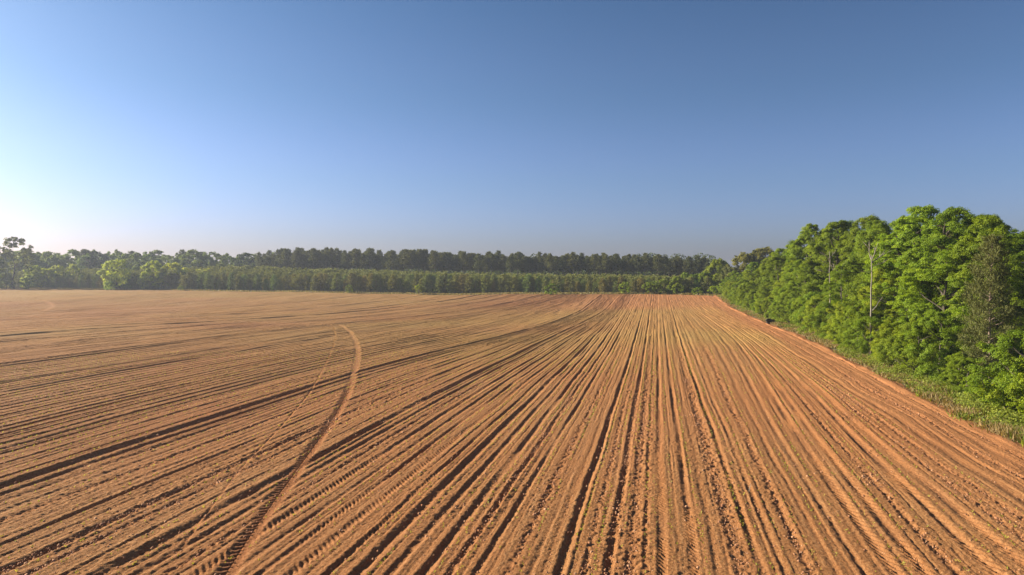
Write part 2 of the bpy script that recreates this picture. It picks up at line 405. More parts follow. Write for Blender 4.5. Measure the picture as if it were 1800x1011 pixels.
# ------------------------------------------------------------------ small ground cover
def build_seedlings():
    g = Geo(); r = np.random.default_rng(3)
    # plants stand on the flat just beside each furrow
    us = np.array([f[0] + f[2] * 1.6 + .12 for f in FURROWS if -60 < f[0] < 13 and f[1] >= .04])
    for k, u in enumerate(us):
        vmin = max(15, -u / .95 - 2) if u < 0 else max(15, u / .54 - 3)
        vmax = 75
        if vmax <= vmin: continue
        v = np.arange(vmin, vmax, .17) + r.uniform(-.07, .07, len(np.arange(vmin, vmax, .17)))
        den = .5 + .5 * vnoise(v / 5, np.full(len(v), k * 3.7), 51)
        v = v[r.random(len(v)) < den * .8]
        if not len(v): continue
        uu = u + r.normal(0, .04, len(v)) + .05 * vnoise(v / 6, np.full(len(v), k * 1.7), 52)
        x = row_x(uu, v); z = ground_z(x, v) + .0
        nb = 3
        P = np.repeat(np.stack([x, v, z], 1), nb, 0)
        D = np.stack([r.normal(0, .6, len(P)), r.normal(0, .6, len(P)), np.full(len(P), .9)], 1)
        spikes(P, D, r.uniform(.05, .13, len(P)), .026, r.uniform(.3, .9, len(P)), g)
    me = g.mesh('crop_seedlings', GRASS)
    o = link(bpy.data.objects.new('crop_seedlings', me)); o.color = (.34, .34, .05, 1)
    tag(o, 'thin lines of pale green crop sprouts along the soil rows', 'crop sprouts', kind='stuff')
build_seedlings()

def lumps(P, S, T, g, r):
    """small eight-cornered lumps"""
    n = len(P)
    base = np.array([[-1, -1, -.6], [1, -1, -.6], [1, 1, -.6], [-1, 1, -.6], [-.7, -.7, .7], [.7, -.7, .7], [.7, .7, .7], [-.7, .7, .7]])
    fq = np.array([[0, 1, 5, 4], [1, 2, 6, 5], [2, 3, 7, 6], [3, 0, 4, 7], [4, 5, 6, 7]])
    v = base[None] * (1 + r.normal(0, .22, (n, 8, 3))); th = r.uniform(0, 6.28, n); c, s_ = np.cos(th)[:, None], np.sin(th)[:, None]
    v = np.stack([v[..., 0] * c - v[..., 1] * s_, v[..., 0] * s_ + v[..., 1] * c, v[..., 2]], -1)
    v = v * S[:, None, None] + P[:, None]
    f = (fq[None] + np.arange(n)[:, None, None] * 8).reshape(-1, 4)
    g.add(v.reshape(-1, 3), f, np.repeat(T, 8))
def build_clods():
    r = np.random.default_rng(5); g = Geo()
    n = 48000
    v = 15 + 40 * r.random(n) ** 1.5; u = r.uniform(-45, 18, n)
    ro = [f[0] for f in FURROWS if f[3] == 1 and f[0] > -45]
    pick = r.random(n) < .5
    u = np.where(pick, r.choice(ro, n) + r.normal(0, .2, n), u)
    x = row_x(u, v); m = (np.abs(x) < .8 * v + 2) & (r.random(n) < .5 + .5 * vnoise(u / 2, v / 3, 61)); u, v, x = u[m], v[m], x[m]
    z = ground_z(x, v) + r.uniform(-.02, .012, len(x)) + np.where(np.isin(u, u), 0, 0)
    S = r.gamma(2.0, .0055, len(x)) + .008
    lumps(np.stack([x, v, z], 1), S, r.random(len(x)), g, r)
    me = g.mesh('soil_clods', CLOD)
    o = link(bpy.data.objects.new('soil_clods', me))
    tag(o, 'crumbled red soil clods scattered in the rough furrows', 'soil clods', kind='stuff')
def clod_material():
    m, nt, N, L = new_mat('dry_soil_clod')
    a = N('ShaderNodeAttribute'); a.attribute_name = 'tint'
    r = ramp(N, [(0, (.25, .105, .045)), (.6, (.34, .16, .075)), (1, (.42, .23, .12))]); L(a.outputs['Fac'], r.inputs[0])
    d = N('ShaderNodeBsdfPrincipled'); d.inputs['Roughness'].default_value = .95; L(r.outputs[0], d.inputs['Base Color'])
    o = N('ShaderNodeOutputMaterial'); L(d.outputs[0], o.inputs[0]); return m
CLOD = clod_material(); build_clods()

def build_grass():
    r = np.random.default_rng(9)
    for name, label, colr, n, lo, hi, f in (
            ('verge_grass', 'green and yellow weeds along the right field edge below the wood', (.165, .20, .02, 1), 26000, .15, .48, 0),
            ('dry_grass', 'dry straw coloured grass tufts along the red field edge', (.27, .20, .085, 1), 12000, .2, .5, 1)):
        g = Geo()
        v = 24 + 160 * r.random(n) ** 2.0
        c = (r.uniform(.5, 6.5, n) if f == 0 else r.normal(.9, .8, n))
        x = row_x(np.full(n, 19.0), v) + c + .9 * vnoise(v / 3, v * 0, 71) + .5 * vnoise(v / .9, v * 0, 76)
        keep = r.random(n) < np.clip(.62 + .9 * vnoise(x / 1.6, v / 2.2, 72 + f), 0.05, 1) * (sstep(-.4, .9, x - row_x(np.full(n, 19.0), v)))
        x, v = x[keep], v[keep]; z = ground_z(x, v) - .05
        nb = 6; P = np.repeat(np.stack([x, v, z], 1), nb, 0); m = len(P)
        P[:, :2] += r.normal(0, .18, (m, 2))
        D = np.stack([r.normal(0, .45, m), r.normal(0, .45, m), np.full(m, 1.0)], 1)
        sc = np.repeat(.6 + .5 * vnoise(x / 2.5, v / 2.5, 74) + .3, nb)
        spikes(P, D, r.uniform(lo, hi, m) * sc, .05 + .0006 * P[:, 1], np.clip(r.normal(.5, .22, m), 0, 1), g)
        if f == 0:
            # broad weeds among the blades
            kk = r.random(len(x)) < .6; B = np.repeat(np.stack([x, v, z], 1)[kk], 9, 0); mm = len(B)
            B += np.stack([r.normal(0, .22, mm), r.normal(0, .22, mm), r.uniform(.08, .75, mm) * np.repeat(.6 + .5 * vnoise(x[kk] / 2, v[kk] / 2, 75), 9)], 1)
            leaf_quads(B, unit(r.normal(0, .6, (mm, 3)) + np.array([-.4, -.2, .8])), .13, .085, np.clip(r.normal(.55, .25, mm), 0, 1), g)
        o = link(bpy.data.objects.new(name, g.mesh(name, GRASS))); o.color = colr
        tag(o, label, 'grass', kind='stuff')
    # far edge of the field
    g = Geo(); n = 16000
    x = r.uniform(-245, 60, n); v = field_end(x) + r.uniform(-.4, 4.0, n)
    z = ground_z(x, v) - .1
    D = np.stack([r.normal(0, .5, n), r.normal(0, .5, n), np.full(n, 1.0)], 1)
    spikes(np.stack([x, v, z], 1), D, r.uniform(.25, .8, n), .22, np.clip(r.normal(.5, .2, n), 0, 1), g)
    o = link(bpy.data.objects.new('headland_grass', g.mesh('headland_grass', GRASS))); o.color = (.24, .20, .075, 1)
    tag(o, 'narrow band of tan grass along the far field edge', 'grass', kind='stuff')
build_grass()

# ------------------------------------------------------------------ tree kinds (trunk mesh + crown mesh, built once, shared by copies)
def wobble(a, b, n, amp, r):
    t = np.linspace(0, 1, n)[:, None]; p = np.asarray(a) * (1 - t) + np.asarray(b) * t
    return p + np.cumsum(r.normal(0, amp, (n, 3)), 0) * np.array([1, 1, .3]) * (t > 0)
def broadleaf(seed, h, rx, low, nclump, nleaf, ls, flat=.6, airy=1.0, shape=.5, wmul=1.0, cs=1.0):
    """a broadleaf tree: forked trunk with limbs, crown of leaf sprays gathered in clumps"""
    r = np.random.default_rng(seed); gt, gc = Geo(), Geo()
    tr = wobble((0, 0, -.3), (r.normal(0, .3), r.normal(0, .3), h * .82), 9, h * .012, r)
    gt.tube(tr, np.linspace(h * .017 + .04, .03, 9))
    # clump centres through the crown
    C, S = [], []
    z0 = low * h
    for k in range(nclump):
        t = r.random() ** .8
        prof = (math.sin(math.pi * min(1, (t * .86 + .14)) ** (1.0 + shape))) ** .6
        a = k * 2.39996 + r.normal(0, .35); q = r.uniform(.35, 1.0) ** .6
        rad = rx * max(.15, prof) * q
        C.append((math.cos(a) * rad, math.sin(a) * rad, z0 + (h - z0) * (t * .93 + .04))); S.append(cs * rx * r.uniform(.22, .42) * (1.1 - .35 * t))
    C = np.array(C); S = np.array(S)
    for c in C[r.permutation(nclump)[: max(9, nclump // 6)]]:
        zb = max(z0 * .6, c[2] - np.hypot(c[0], c[1]) * r.uniform(.5, 1.1)); i = min(8, max(1, int(zb / (h * .82) * 8)))
        p = wobble(tr[i], c, 5, h * .008, r); gt.tube(p, np.linspace(h * .006 + .015, .012, 5), 5)
    per = nleaf // nclump
    for c, s in zip(C, S):
        # each clump: a few flattened sprays
        ns = 5; out = unit(np.array([c[0], c[1], .25 * rx]))
        for _ in range(ns):
            d = unit(r.normal(size=3) + out * .9 + np.array([0, 0, .25])); sc = c + d * s * r.uniform(.35, .95); ss = s * r.uniform(.35, .65)
            n = max(3, int(per / ns * r.uniform(.6, 1.4) * airy)); q = unit(r.normal(size=(n, 3))) * (r.random((n, 1)) ** .45)
            P = sc + q * ss * np.array([1, 1, flat]) - np.array([0, 0, 1]) * (np.linalg.norm(q[:, :2], axis=1, keepdims=True) ** 2) * ss * .35
            Nn = unit(r.normal(0, .5, (n, 3)) + q * .6 + out * .45 + np.array([0, 0, .38]))
            tt = np.clip(r.normal(.5, .13) + r.normal(0, .13, n), 0, 1)
            leaf_quads(P, Nn, ls * r.uniform(.7, 1.3, n), ls * .62 * wmul * r.uniform(.8, 1.2, n), tt, gc)
    return gt.mesh('trunk', BARK, True), gc.mesh('crown', LEAF)
def pine(seed, h, rx, low, nbr, shoots, L, W, candle=.3, shape=1.0, clump=.5):
    """a pine: straight trunk, whorled limbs, needle tufts with upright pale candles"""
    r = np.random.default_rng(seed); gt, gc = Geo(), Geo()
    tr = wobble((0, 0, -.3), (r.normal(0, .15), r.normal(0, .15), h * .96), 9, h * .004, r)
    gt.tube(tr, np.linspace(h * .011 + .03, .025, 9), 7)
    z0 = low * h
    for k in range(nbr):
        t = (k + r.random()) / nbr; z = z0 + (h * .97 - z0) * t
        prof = (1 - t) ** (.55 * shape) * (.45 + .55 * min(1, t * 4 + .25))
        a = k * 2.39996 + r.normal(0, .3); ln = rx * prof * r.uniform(.6, 1.1) + .12
        up = .25 + .6 * t
        dirv = np.array([math.cos(a), math.sin(a), up]); b0 = np.array([tr[-1][0] * t, tr[-1][1] * t, z]); b1 = b0 + dirv * ln
        gt.tube(np.linspace(b0, b1, 3), np.array([h * .0035 + .01, .012, .006]), 4)
        n = max(4, int(shoots / nbr * (.4 + prof * 1.1)))
        s = r.uniform(.25, 1.05, n) ** .7
        P = b0 + dirv * ln * s[:, None] + r.normal(0, clump * (.12 + .22 * ln), (n, 3)) * np.array([1, 1, .55])
        D = unit(r.normal(0, .65, (n, 3)) + dirv * .4 + np.array([0, 0, .55]))
        spikes(P, D, L * r.uniform(.6, 1.25, n), W * r.uniform(.7, 1.3, n), np.clip(r.normal(.42, .14, n) + .12 * (s - .6), 0, 1), gc)
        nc = int(n * candle)
        if nc:
            Pc = P[-nc:] + np.array([0, 0, L * .3]); spikes(Pc, np.array([0, 0, 1.0]) + r.normal(0, .12, (nc, 3)), L * r.uniform(.5, .95, nc), W * .5, np.clip(r.normal(.95, .08, nc), 0, 1.15), gc)
    nt_ = 14
    spikes(np.repeat([[tr[-1][0], tr[-1][1], h * .95]], nt_, 0) + r.normal(0, .08, (nt_, 3)), np.array([0, 0, 1.0]) + r.normal(0, .3, (nt_, 3)), L * r.uniform(.6, 1.3, nt_), W, np.full(nt_, .75), gc)
    return gt.mesh('trunk', PINEBARK, True), gc.mesh('crown', NEEDLE)

KIND = {}
for i in range(6): KIND['wood', i] = (broadleaf(100 + i, 14, 3.5, .03, 130, 105000, .118, .6, shape=-.1 + .08 * i, cs=.78), 14)
for i in range(4): KIND['thicket', i] = (broadleaf(120 + i, 6, 2.4, .0, 64, 40000, .105, .7, shape=.1 * i, cs=.85), 6)
for i in range(3): KIND['bush', i] = (broadleaf(140 + i, 3, 1.7, .0, 26, 6500, .14, .8), 3)
for i in range(4): KIND['far_broad', i] = (broadleaf(160 + i, 15, 4.6, .16, 52, 8500, .52, .65, shape=.2 + .15 * i), 15)
for i in range(3): KIND['far_round', i] = (broadleaf(180 + i, 10, 4.4, .03, 60, 13000, .40, .8, shape=.15 * i - .1), 10)
for i in range(3): KIND['far_bush', i] = (broadleaf(190 + i, 4, 2.2, .0, 24, 2400, .36, .8), 4)
KIND['giant', 0] = (broadleaf(203, 20, 6.6, .38, 52, 11000, .5, .5, shape=-.25, cs=.85), 20)
for i in range(5): KIND['young_pine', i] = (pine(220 + i, 7, 1.9 + .15 * (i % 3), .03, 46, 1900, .5, .15, .3, .8 + .12 * i), 7)
for i in range(6): KIND['tall_pine', i] = (pine(240 + i, 15, 2.5, .52, 30, 1900, .62, .2, .12, 1.1, .8), 15)
KIND['brown_pine', 0] = (pine(260, 13, 2.7, .08, 90, 15000, .34, .055, .22, 1.0, .5), 13)

def plant(kind, x, y, h, w, color, label, cat, name, group=None, rot=None, dz=0.0):
    """one tree = an empty at its foot with its trunk and its crown"""
    (tm, cm), h0 = KIND[kind]
    e = bpy.data.objects.new(name, None); link(e)
    e.empty_display_size = .3
    e.location = (x, y, gz(x, y) - .08 + dz); e.rotation_euler = (0, 0, random.uniform(0, 6.28) if rot is None else rot); e.scale = (w * h / h0, w * h / h0, h / h0)
    tag(e, label, cat, group)
    link(bpy.data.objects.new('trunk', tm), e)
    c = link(bpy.data.objects.new('crown', cm), e)
    j = random.uniform(.86, 1.14); k = random.uniform(.93, 1.07)
    c.color = (color[0] * j * k, color[1] * j, color[2] * j / k, 1)
    return e
GREEN = (.186, .264, .011); DEEP = (.135, .212, .011); LIME = (.225, .292, .011); OLIVE = (.20, .20, .042); BROWN = (.125, .135, .034)
PINE = (.105, .118, .034); YPINE = (.19, .207, .05); FARG = (.17, .235, .045); YEL = (.36, .42, .04)

ORD = ['first', 'second', 'third', 'fourth', 'fifth', 'sixth', 'seventh', 'eighth', 'ninth', 'tenth', 'eleventh', 'twelfth', 'thirteenth', 'fourteenth', 'fifteenth', 'sixteenth']
def bx(c, y): return float(row_x(np.array([19.0]), np.array([float(y)]))[0]) - 19 + c     # c metres measured like a row coordinate

# --- the wood on the right: (kind, seed, c, y, height, width, colour)
rw = random.Random(4)
WOOD = []
y = 30.0; k = 0
SKY = [(28, 10.5), (44, 11.8), (52, 12.5), (59, 13.6), (67, 14.9), (76, 14.2), (88, 15.2), (104, 15.5), (116, 15.0), (133, 11.2), (150, 8.9), (165, 8.6), (190, 8)]
while y < 182:
    top = np.interp(y, [s[0] for s in SKY], [s[1] for s in SKY])
    WOOD.append(('back', 27.5 + rw.uniform(-1, 1.5), y, top * rw.uniform(.97, 1.05)))
    if rw.random() < .7: WOOD.append(('rear', 33 + rw.uniform(-1.5, 2), y + 2.5, top * rw.uniform(.9, 1.03)))
    if rw.random() < .78: WOOD.append(('mid', 24.2 + rw.uniform(-.7, .7) + 1.0 * max(0, min(1, (66 - y) / 14)), y + 2.2, top * rw.uniform(.62, .82)))
    y += 6.2 + rw.uniform(-.5, .6) + max(0, (y - 100) * .02)
y = 31.0
while y < 182:
    WOOD.append(('front', 21.6 + rw.uniform(-.5, .7) + 1.3 * max(0, min(1, (66 - y) / 14)), y, rw.uniform(3.6, 5.6)))
    y += 3.2 + rw.uniform(-.6, .9)
MARKS = [(1355, 'the dark uprooted stump'), (1462, 'the forked bare trunk nearer the stump'), (1535, 'the taller dead trunk with a forked top'), (1740, 'the brown pine')]
cnt = {}
for lay, c, y, h in WOOD:
    x = bx(c, y); px = CX + FPX * x / y
    if px > 1900: continue
    if lay in ('mid', 'back') and 1690 < px < 1812 and y < 50.5: continue
    if lay == 'mid' and abs(px - 1742) < 48 and y < 60: continue
    if lay == 'front' and abs(px - 1735) < 45 and y < 52: h = 2.6          # room for the brown pine
    if lay == 'mid' and (abs(px - 1463) < 14 or abs(px - 1537) < 13) : c += 2.2; x = bx(c, y)
    if lay == 'rear' and px > 1840: continue
    seg = sum(px > m[0] for m in MARKS)
    where = ['beyond the dark stump', 'between stump and thinner dead trunk', 'between the two dead trunks', 'between forked dead trunk and brown pine', 'on the near side of the brown pine'][seg]
    key = (seg, lay); cnt[key] = cnt.get(key, 0) + 1; n_ = ORD[min(15, cnt[key] - 1)]
    if lay == 'front':
        plant(('thicket', rw.randrange(4)), x, y, h, rw.uniform(1.0, 1.3), LIME if rw.random() < .35 else GREEN,
              f'low leafy thicket at the wood foot, {n_} {where}', 'thicket', 'thicket', 'thickets along the foot of the wood')
    else:
        colr = DEEP if lay == 'rear' else (LIME if rw.random() < .22 else GREEN)
        d_ = {'mid': 'medium green tree in the wood', 'back': 'tall green skyline tree', 'rear': 'deep green treetop behind the skyline'}[lay]
        tn = rw.uniform(.84, 1.2); colr = tuple(a_ * tn for a_ in colr)
        plant(('wood', rw.randrange(6)), x, y, h, rw.uniform(.95, 1.25) * (1.2 if lay == 'mid' else .95), colr,
              f'{d_}, {n_} {where}', 'tree', 'broadleaf_tree', 'trees of the right hand wood')
x, y = at(1740, 49.5)
plant(('brown_pine', 0), x, y, 11.2, .9, BROWN, 'brownish pine with upright pale candles among the green trees', 'pine tree', 'pine_tree')
x, y = at(1664, 68)
plant(('brown_pine', 0), x, y, 14.6, .8, (.12, .105, .04), 'pine top with tan candles poking out on the wood skyline', 'pine tree', 'pine_tree')
for px, Y, h in ((1778, 40.5, 2.2), (1725, 45, 1.6), (1700, 49, 1.5), (1800, 42, 3.0), (1660, 56, 1.8), (1590, 66, 1.6), (1520, 80, 1.7), (1440, 100, 1.8)):
    x, y = at(px, Y)
    lab = {1778: 'low lime weedy bush close to the near field corner', 1725: 'small bush in the weeds below the brown pine', 1700: 'small rounded bush beside the tan grass patch', 1800: 'leafy bush at the very edge of the near verge',
           1660: 'small bush at the verge before the dark gap in the wood', 1590: 'small bush on the verge below the tallest trees', 1520: 'small bush on the verge under the forked dead trunk', 1440: 'small verge bush nearer the dark stump'}[px]
    plant(('bush', random.randrange(3)), x, y, h, 1.1, LIME, lab, 'bush', 'bush')

for px, Y, lab in ((1796, 60, 'deep green tree behind the brown pine at the right picture edge'), (1770, 66, 'deep green tree filling the gap just behind the brown pine')):
    x, y = at(px, Y); plant(('wood', random.randrange(6)), x, y, 12.0, 1.2, DEEP, lab, 'tree', 'broadleaf_tree', 'trees of the right hand wood')
# --- dead trunks in the wood edge
def dead_tree(px, Y, top, label, limbs, lean, rad):
    rad *= .62
    x, y = at(px, Y); e = link(bpy.data.objects.new('dead_tree', None)); e.location = (x, y, gz(x, y) - .1); tag(e, label, 'dead tree', 'bare dead trees in the wood edge')
    r = np.random.default_rng(int(px)); g = Geo()
    tr = wobble((0, 0, 0), (lean, 0, top), 10, .05, r); g.tube(tr, np.linspace(rad, rad * .4, 10), 8)
    link(bpy.data.objects.new('trunk', g.mesh('trunk', DEADWOOD, True)), e)
    for z, dx, dz, dy, rr in limbs:
        g = Geo(); i = z / top * 9; a = tr[int(i)] + (tr[min(9, int(i) + 1)] - tr[int(i)]) * (i - int(i))
        b = a + np.array([dx, dy, dz]); p = wobble(a, b, 6, .06, r); g.tube(p, np.linspace(rr, rr * .3, 6), 6)
        for _ in range(4):
            q = p[r.integers(2, 5)]; w = q + np.array([dx * r.uniform(.1, .5), r.normal(0, .3), abs(dz) * r.uniform(.2, .6) + .15])
            g.tube(wobble(q, w, 4, .03, r), np.linspace(rr * .45, .012, 4), 5)
        link(bpy.data.objects.new('limb', g.mesh('limb', DEADWOOD, True)), e)
dead_tree(1461, 84, 11.0, 'thin bare pale trunk with short side limbs, nearer the stump', [(8.3, -1.6, .5, -.3, .05), (10.0, -1.0, .9, 0, .05), (10.2, .9, .6, .1, .04), (9.3, -.9, .45, -.2, .035)], .15, .15)
dead_tree(1533, 69, 10.4, 'taller bare pale trunk whose top forks into spreading limbs', [(9.6, 1.6, 1.2, 0, .07), (9.9, -.5, 1.5, .1, .06), (9.8, .5, 1.7, -.1, .06), (9.2, 1.3, .5, .2, .04), (8.7, -1.5, -.1, 0, .035), (4.6, .9, 1.3, -.3, .05)], .1, .17)
dead_tree(1484, 82, 9.0, 'short crooked bare limb wood between the two dead trunks', [(8.2, -.9, 1.0, 0, .05), (8.5, .4, .9, 0, .04)], -.1, .09)

# --- dark uprooted stump by the field edge
def stump():
    x, y = at(1354, 105); e = link(bpy.data.objects.new('uprooted_stump', None)); e.location = (x, y, gz(x, y)); e.rotation_euler = (0, 0, .3); e.scale = (.85, .85, .7)
    tag(e, 'dark uprooted stump with a tilted root plate beside the field edge', 'stump')
    r = np.random.default_rng(8)
    # root plate: lumpy tilted disc
    nu_, nv_ = 18, 9; g = Geo(); V = []
    for i in range(nv_):
        f = math.pi * i / (nv_ - 1)
        for j in range(nu_):
            t = 2 * math.pi * j / nu_; w = 1 + .25 * math.sin(3 * t + 1) + r.normal(0, .08)
            V.append((math.sin(f) * math.cos(t) * .95 * w, math.cos(f) * .28 * (1 + r.normal(0, .1)), math.sin(f) * math.sin(t) * .62 * w + .5))
    i = (np.arange(nv_ - 1)[:, None] * nu_ + np.arange(nu_)[None]); j = np.arange(nv_ - 1)[:, None] * nu_ + (np.arange(nu_)[None] + 1) % nu_
    g.add(V, np.stack([i, j, j + nu_, i + nu_], -1).reshape(-1, 4)); link(bpy.data.objects.new('root_plate', g.mesh('root_plate', DARKWOOD, True)), e)
    g = Geo(); g.tube(wobble((0, .2, .5), (1.4, 1.0, .28), 6, .03, r), np.linspace(.32, .2, 6), 9); link(bpy.data.objects.new('stem', g.mesh('stem', DARKWOOD, True)), e)
    for k in range(9):
        a = k / 9 * 6.28 + .2; g = Geo(); b = np.array([math.cos(a) * .75, -.1, .5 + math.sin(a) * .45])
        w = np.array([math.cos(a) * r.uniform(1.0, 1.4), r.uniform(-.5, 0), max(.02, .5 + math.sin(a) * r.uniform(.6, .95))])
        g.tube(wobble(b, w, 5, .05, r), np.linspace(.09, .015, 5), 5); link(bpy.data.objects.new('root', g.mesh('root', DARKWOOD, True)), e)
stump()
# --- pale stick in the soil
x, y = at(1320, 26.0); g = Geo(); r_ = np.random.default_rng(2)
g.tube(wobble((0, 0, -.05), (.11, .05, .30), 6, .008, r_), np.linspace(.016, .008, 6), 6); g.tube(wobble((.06, .03, .16), (.10, -.02, .24), 4, .004, r_), np.linspace(.008, .004, 4), 5)
o = link(bpy.data.objects.new('stick', g.mesh('stick', DEADWOOD, True))); o.location = (x, y, gz(x, y)); tag(o, 'small pale stick standing askew in the red soil rows', 'stick')

# --- trees beyond the wood's far end
for px, Y, h, w, kind, colr, lab, nm in (
        (1312, 192, 11.2, 1.15, ('far_round', 0), OLIVE, 'large olive brown oak rising behind the far end of the wood', 'oak_tree'),
        (1342, 196, 12.6, 1.1, ('far_round', 1), OLIVE, 'taller olive oak close behind the first lime trees of the wood', 'oak_tree'),
        (1284, 190, 7.6, .9, ('far_round', 2), BROWN, 'brownish bushy tree at the far end of the wood', 'broadleaf_tree'),
        (1262, 200, 9.6, .85, ('far_round', 1), LIME, 'bright lime round tree at the far right field corner', 'broadleaf_tree'),
        (1272, 212, 9.4, .7, ('far_broad', 1), GREEN, 'slim green tree just behind the bright lime corner tree', 'broadleaf_tree'),
        (1240, 190, 6.0, .9, ('far_round', 0), GREEN, 'green bushy tree in front of the bright lime corner tree', 'broadleaf_tree'),
        (1222, 192, 5.6, .9, ('far_round', 2), DEEP, 'dark green bush second in from the far corner', 'bush'),
        (1205, 195, 5.8, .8, ('far_round', 1), GREEN, 'pale topped green bush third in from the far corner', 'bush'),
        (1188, 189, 4.8, 1.0, ('far_round', 0), LIME, 'wide lime bush fourth in from the far corner', 'bush'),
        (1166, 191, 4.0, 1.0, ('far_bush', 0), GREEN, 'small green bush beside the rounded lime bush', 'bush'),
        (1142, 190, 3.3, 1.2, ('far_bush', 1), LIME, 'rounded lime bush standing forward on the far field edge', 'bush'),
        (1099, 194, 3.3, 1.0, ('far_bush', 2), LIME, 'rounded lime bush alone before the dark young pines', 'bush'),
        (970, 203, 3.2, 1.2, ('far_bush', 0), GREEN, 'low green bush mid edge before the young pines', 'bush'),
        (736, 226, 3.3, .8, ('far_bush', 1), LIME, 'narrow lime bush alone in the middle of the young pines', 'bush'),
        (614, 238, 3.0, .8, ('far_bush', 2), GREEN, 'small green bush left of the lone narrow lime bush', 'bush'),
        (1255, 182, 2.4, 1.3, ('far_bush', 0), LIME, 'low weedy bush at the far corner of the soil', 'bush'),
        (1228, 184, 2.0, 1.4, ('far_bush', 2), GREEN, 'very low green bush at the foot of the corner bushes', 'bush'),
        # left
        (26, 292, 21.5, 1.0, ('giant', 0), (.16, .185, .055), 'tallest airy spreading tree standing alone at the left end', 'broadleaf_tree'),
        (-14, 285, 14, 1.1, ('far_broad', 0), FARG, 'tree cut by the left picture edge beside the tall airy tree', 'broadleaf_tree'),
        (60, 300, 9.5, 1.1, ('far_round', 0), YEL, 'yellow green tree right of the tall airy tree', 'broadleaf_tree'),
        (82, 300, 8.2, 1.3, ('far_round', 1), YEL, 'lower yellow green tree behind the dark bushes', 'broadleaf_tree'),
        (101, 304, 9.8, .8, ('far_round', 2), YEL, 'narrow yellow treetop above the dark bushes', 'broadleaf_tree'),
        (128, 304, 10.0, .8, ('far_round', 0), YEL, 'small yellow treetop left of the big yellow green tree', 'broadleaf_tree'),
        (204, 281, 12.4, 1.02, ('far_round', 2), YEL, 'big yellow green round tree forward of the dark bushes', 'broadleaf_tree'),
        (238, 300, 9.0, .7, ('far_round', 1), FARG, 'green treetop just right of the big yellow green tree', 'broadleaf_tree'),
        (269, 281, 11.6, .95, ('far_round', 0), YEL, 'yellow green tree with a pointed top behind the young pines', 'broadleaf_tree'),
        (303, 282, 10.6, 1.2, ('far_round', 1), YEL, 'broad yellow green tree behind the young pines', 'broadleaf_tree'),
        (361, 288, 8.6, 1.2, ('far_round', 2), YEL, 'low yellow green crown among the young pine tops', 'broadleaf_tree'),
        (393, 290, 8.9, .75, ('far_round', 0), (.24, .25, .02), 'small brightest yellow crown among the young pine tops', 'broadleaf_tree'),
        (482, 300, 8.6, .9, ('far_round', 1), GREEN, 'green crown low before the tall pine stand\'s left end', 'broadleaf_tree'),
        (194, 274, 3.4, 1.3, ('far_bush', 0), GREEN, 'green bush at the foot of the big yellow green tree', 'bush'),
        (222, 275, 2.6, 1.3, ('far_bush', 1), FARG, 'low grey green bush right of the big yellow tree foot', 'bush'),
        (318, 268, 1.8, 1.3, ('far_bush', 2), GREEN, 'low green weedy bush before the young pines', 'bush'),
        (10, 290, 6.5, 1.2, ('far_round', 1), FARG, 'dark rounded tree under the tall airy tree', 'broadleaf_tree'),
        (-6, 296, 8.5, 1.2, ('far_round', 0), FARG, 'grey green tree at the left picture edge below the tall airy tree', 'broadleaf_tree'),
        (50, 290, 5.0, 1.2, ('far_round', 2), DEEP, 'dark bush right under the tall airy tree', 'bush'),
):
    x, y = at(px, Y)
    plant(kind, x, y, h, w, colr, lab, 'bush' if nm == 'bush' else 'tree', nm)

# --- hardwoods behind on the left
rl = random.Random(12)
px = -30; n_ = 0
while px < 520:
    for lay in (0, 1):
        Y = 345 + lay * 22 + rl.uniform(-6, 6); x, y = at(px + lay * 12, Y)
        if lay and rl.random() < .35: continue
        top = 443 + rl.uniform(-4, 7) + (3 if px > 380 else 0)
        h = CAM_H + (HY - top) * Y / FPX - gz(x, y)
        dark = rl.random() < .2
        plant(('far_broad', rl.randrange(4)), x, y, h, rl.uniform(.85, 1.25), (.055, .085, .028) if dark else FARG,
              'hazy green hardwood in the far wood behind the left side', 'tree', 'broadleaf_tree', 'hazy hardwoods behind the left end')
    px += rl.uniform(19, 29)
for px, t in ((148, 438), (157, 440), (165, 441), (320, 439), (232, 441)):
    Y = 352; x, y = at(px, Y); plant(('tall_pine', rl.randrange(6)), x, y, CAM_H + (HY - t) * Y / FPX - gz(x, y), 1.1, PINE,
          'pointed dark pine top among the hazy left hardwoods', 'pine tree', 'pine_tree', 'pine tops among the hardwoods')

# --- tall pine stand
n_ = 0; px = 458.0
while px < 1246:
    for lay in range(3):
        q = px + lay * 4.3 + rl.uniform(-3, 3)
        Y = np.interp(q, [450, 900, 1246], [318, 268, 238]) + lay * 8 + rl.uniform(-2.5, 2.5)
        x, y = at(q, Y)
        top = np.interp(q, [450, 475, 520, 700, 900, 1150, 1225, 1246], [447, 444, 438, 442, 446, 449, 454, 458]) + rl.uniform(-5, 7) + lay * .5
        h = CAM_H + (HY - top) * Y / FPX - gz(x, y)
        plant(('tall_pine', rl.randrange(6)), x, y, h, rl.uniform(.8, 1.15), PINE, 'tall dark pine in the straight trunked stand behind the young pines', 'pine tree', 'pine_tree', 'tall pines of the stand at the back')
    px += rl.uniform(8.5, 13.5)

